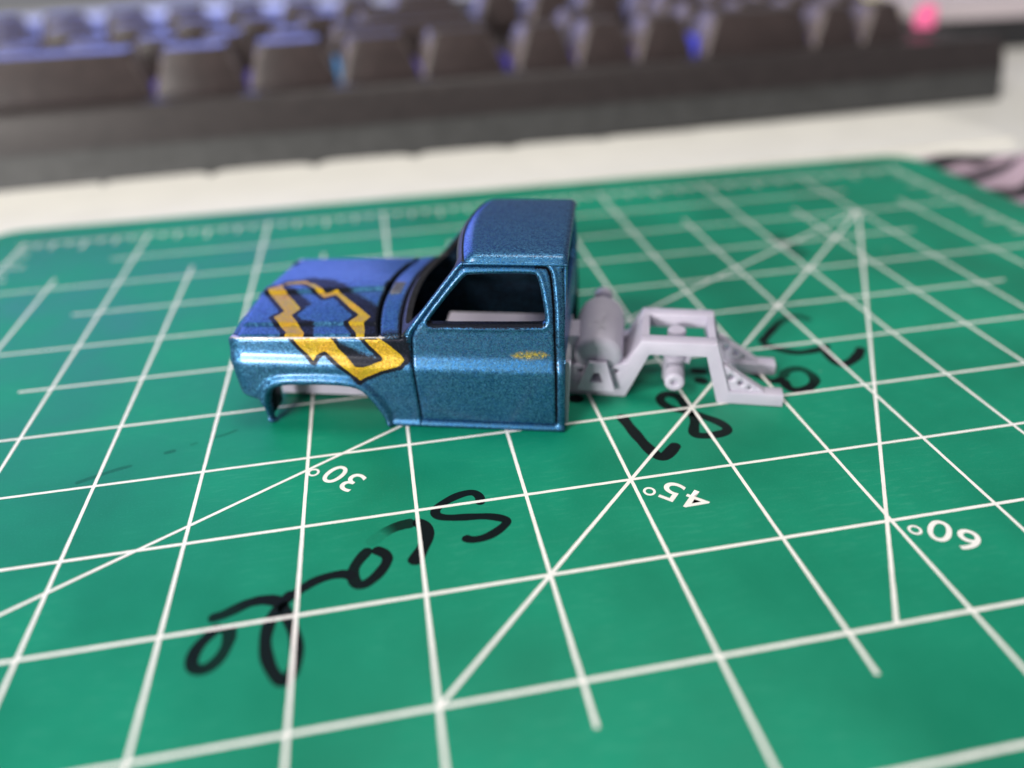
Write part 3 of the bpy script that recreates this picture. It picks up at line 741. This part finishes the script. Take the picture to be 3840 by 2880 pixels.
# ================================================================== white tiles in front of the keyboard
pad = thing('white_tile_strip', 'strip of white soft tiles on the desk between green mat and black keyboard', 'desk strip', (0, 0, -2.2))
for i in range(-4, 9):
    x0 = -8.5 + i * 27.62; y0 = 139.0 + .028 * x0; y1 = 176.2 + .028 * x0 + random.uniform(-.4, .4)
    bm = bmesh.new(); prism(bm, [(x0, y0), (x0 + 27.6, y0)] + rrect(x0, x0 + 27.6, y0, y1, 5.5, 6)[:14], 0, 1.5, 'xy'); from_bm('tile', bm, M_PAD, pad, bev=.06)

# ================================================================== keyboard
kb = thing('keyboard', 'black mechanical keyboard with tall keycaps and blue backlight, behind the mat', 'keyboard', (0, 174.5, -2.2), math.radians(3.9))
KX0, KX1 = -190, 275
bm = bmesh.new()
prism(bm, [(.0, .8), (1.2, 0), (150, 0), (150, 22), (8, 10), (2.2, 10)], KX0, KX1, 'yz'); from_bm('lower_shell', bm, M_KBLOW, kb, bev=.8)
bm = bmesh.new()
prism(bm, [(1.6, 9.9), (4.5, 17.5), (6.2, 19.2), (14.6, 19.2), (15.4, 17.2), (150, 27), (150, 21), (8, 9.9)], KX0 + .4, KX1 - .4, 'yz'); from_bm('upper_bezel', bm, M_KB, kb, bev=.6)
def keycap(bm, x0, x1, y0, y1, z0, h):
    rings = []
    for k, (t, ins) in enumerate(((0, .0), (.12, .0), (.85, 3.0), (1.0, 4.0))):
        z = z0 + h * t
        for_ = rrect(x0 + ins, x1 - ins, y0 + ins * .75, y1 - ins * 1.0, 1.3 + .35 * k, 3)
        rings.append([bm.verts.new((p[0], p[1], z + (.55 * ((p[0] - (x0 + x1) / 2) / (x1 - x0) * 2) ** 2 if t == 1 else 0))) for p in for_])
    for A_, B_ in zip(rings, rings[1:]):
        m_ = len(A_)
        for i in range(m_): bm.faces.new((A_[i], A_[(i + 1) % m_], B_[(i + 1) % m_], B_[i]))
    c = bm.verts.new(((x0 + x1) / 2, (y0 + y1) / 2, z0 + h - .5)); R = rings[-1]
    for i in range(len(R)): bm.faces.new((R[i], R[(i + 1) % len(R)], c))
rows = [
 [(-113.5, 6.3), (6.3, 31.5), (31.5, 57.1), (57.1, 80.7), (80.7, 106.6), (109.4, 128.9), (128.9, 148.6), (148.6, 168.6), (171.6, 210.7), (210.7, 229.1), (229.1, 247)],
 [(54.2, 106.6)] + [(54.2 - 19.05 * (i + 1), 54.2 - 19.05 * i) for i in range(8)] + [(128.9, 148.6)] + [(171.6 + 18.9 * i, 171.6 + 18.9 * (i + 1)) for i in range(4)],
 [(63.7, 106.6)] + [(63.7 - 19.05 * (i + 1), 63.7 - 19.05 * i) for i in range(8)] + [(171.6 + 18.9 * i, 171.6 + 18.9 * (i + 1)) for i in range(4)],
 [(78, 106.6)] + [(78 - 19.05 * (i + 1), 78 - 19.05 * i) for i in range(9)] + [(109.4 + 19.7 * i, 129.1 + 19.7 * i) for i in range(3)] + [(171.6 + 18.9 * i, 171.6 + 18.9 * (i + 1)) for i in range(4)],
]
for r, row in enumerate(rows):
    y0 = 16.4 + 19.05 * r; zb = 18.6 + 1.35 * r; h = (11.4, 10.9, 11.4, 12.4)[r]
    for a, b in row:
        bm = bmesh.new(); keycap(bm, a + .45, b - .45, y0 + .4, y0 + 18.6, zb, h)
        kc = from_bm('key', bm, M_KEY, kb, smooth_deg=50)
        kc.data.materials.append(M_KEY_LIT)
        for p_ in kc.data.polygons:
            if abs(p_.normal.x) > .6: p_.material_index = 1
for xk, mt in ((6.3, M_LEDD), (31.5, M_LEDD), (57.1, M_LEDC), (80.7, M_LEDD), (108, M_LEDD), (128.9, M_LEDD), (148.6, M_LEDD), (170, M_LEDB), (210.7, M_LEDD), (229.1, M_LEDD)):
    kk = 1.0 if xk in (57.1, 170) else .5
    bm = bmesh.new(); box(bm, xk - .45, xk + .45, 19.5, 33, 18.0, 19.5 + 4.5 * kk); from_bm('key_light', bm, mt, kb, bev=.2)
bm = bmesh.new(); lathe(bm, [(0, 7.5), (2.2, 7.0), (3.2, 6.0), (3.5, 4), (3.5, 0)], (261.5, 28, 20.5), (0, 0, 1), 28); from_bm('rotary_knob', bm, M_PINK, kb, label='small glowing pink knob')

# ================================================================== things at the right edge
bm = bmesh.new(); box(bm, 296, 430, 282, 380, -2.2, 11); case = from_bm('storage_case', bm, M_CASE, None, bev=1.5)
case['label'] = 'black case with pale pink lid beyond the right end of the keyboard'; case['category'] = 'case'
bm = bmesh.new(); box(bm, 294, 432, 280, 382, 11.1, 19); from_bm('lid', bm, M_LID, case, bev=2)
bm = bmesh.new(); box(bm, 268, 290, 288, 330, -2.2, 20.0); yb_ = from_bm('yellow_card_box', bm, M_YEL, None, bev=.6)
yb_['label'] = 'small yellow box left of the black case'; yb_['category'] = 'box'
# crumpled mauve cloth
nx, ny = 90, 70; V, F = [], []
for j in range(ny):
    for i in range(nx):
        u, v = i / (nx - 1), j / (ny - 1)
        X = 203 + 75 * u + 3 * math.sin(v * 9 + u * 3); Y = 20 + 118 * v + 2.5 * math.sin(u * 11)
        fold = 2.4 * math.sin(v * 42 + 3.0 * u + 1.6 * math.sin(u * 9 + v * 4)) + 1.2 * math.sin(v * 23 - u * 17) + .8 * math.sin(u * 31 + v * 12)
        edge = min(1, 6 * min(u, 1 - u, v, 1 - v))
        V.append((X, Y, -2.0 + edge * max(.05, 2.6 + fold)))
F = [(j * nx + i, j * nx + i + 1, (j + 1) * nx + i + 1, (j + 1) * nx + i) for j in range(ny - 1) for i in range(nx - 1)]
cl = link('mauve_cloth', mesh_np('mauve_cloth', V, F), M_CLOTH); cl['label'] = 'crumpled mauve cloth with painted-in dark gaps at the right edge of the mat'; cl['category'] = 'cloth'
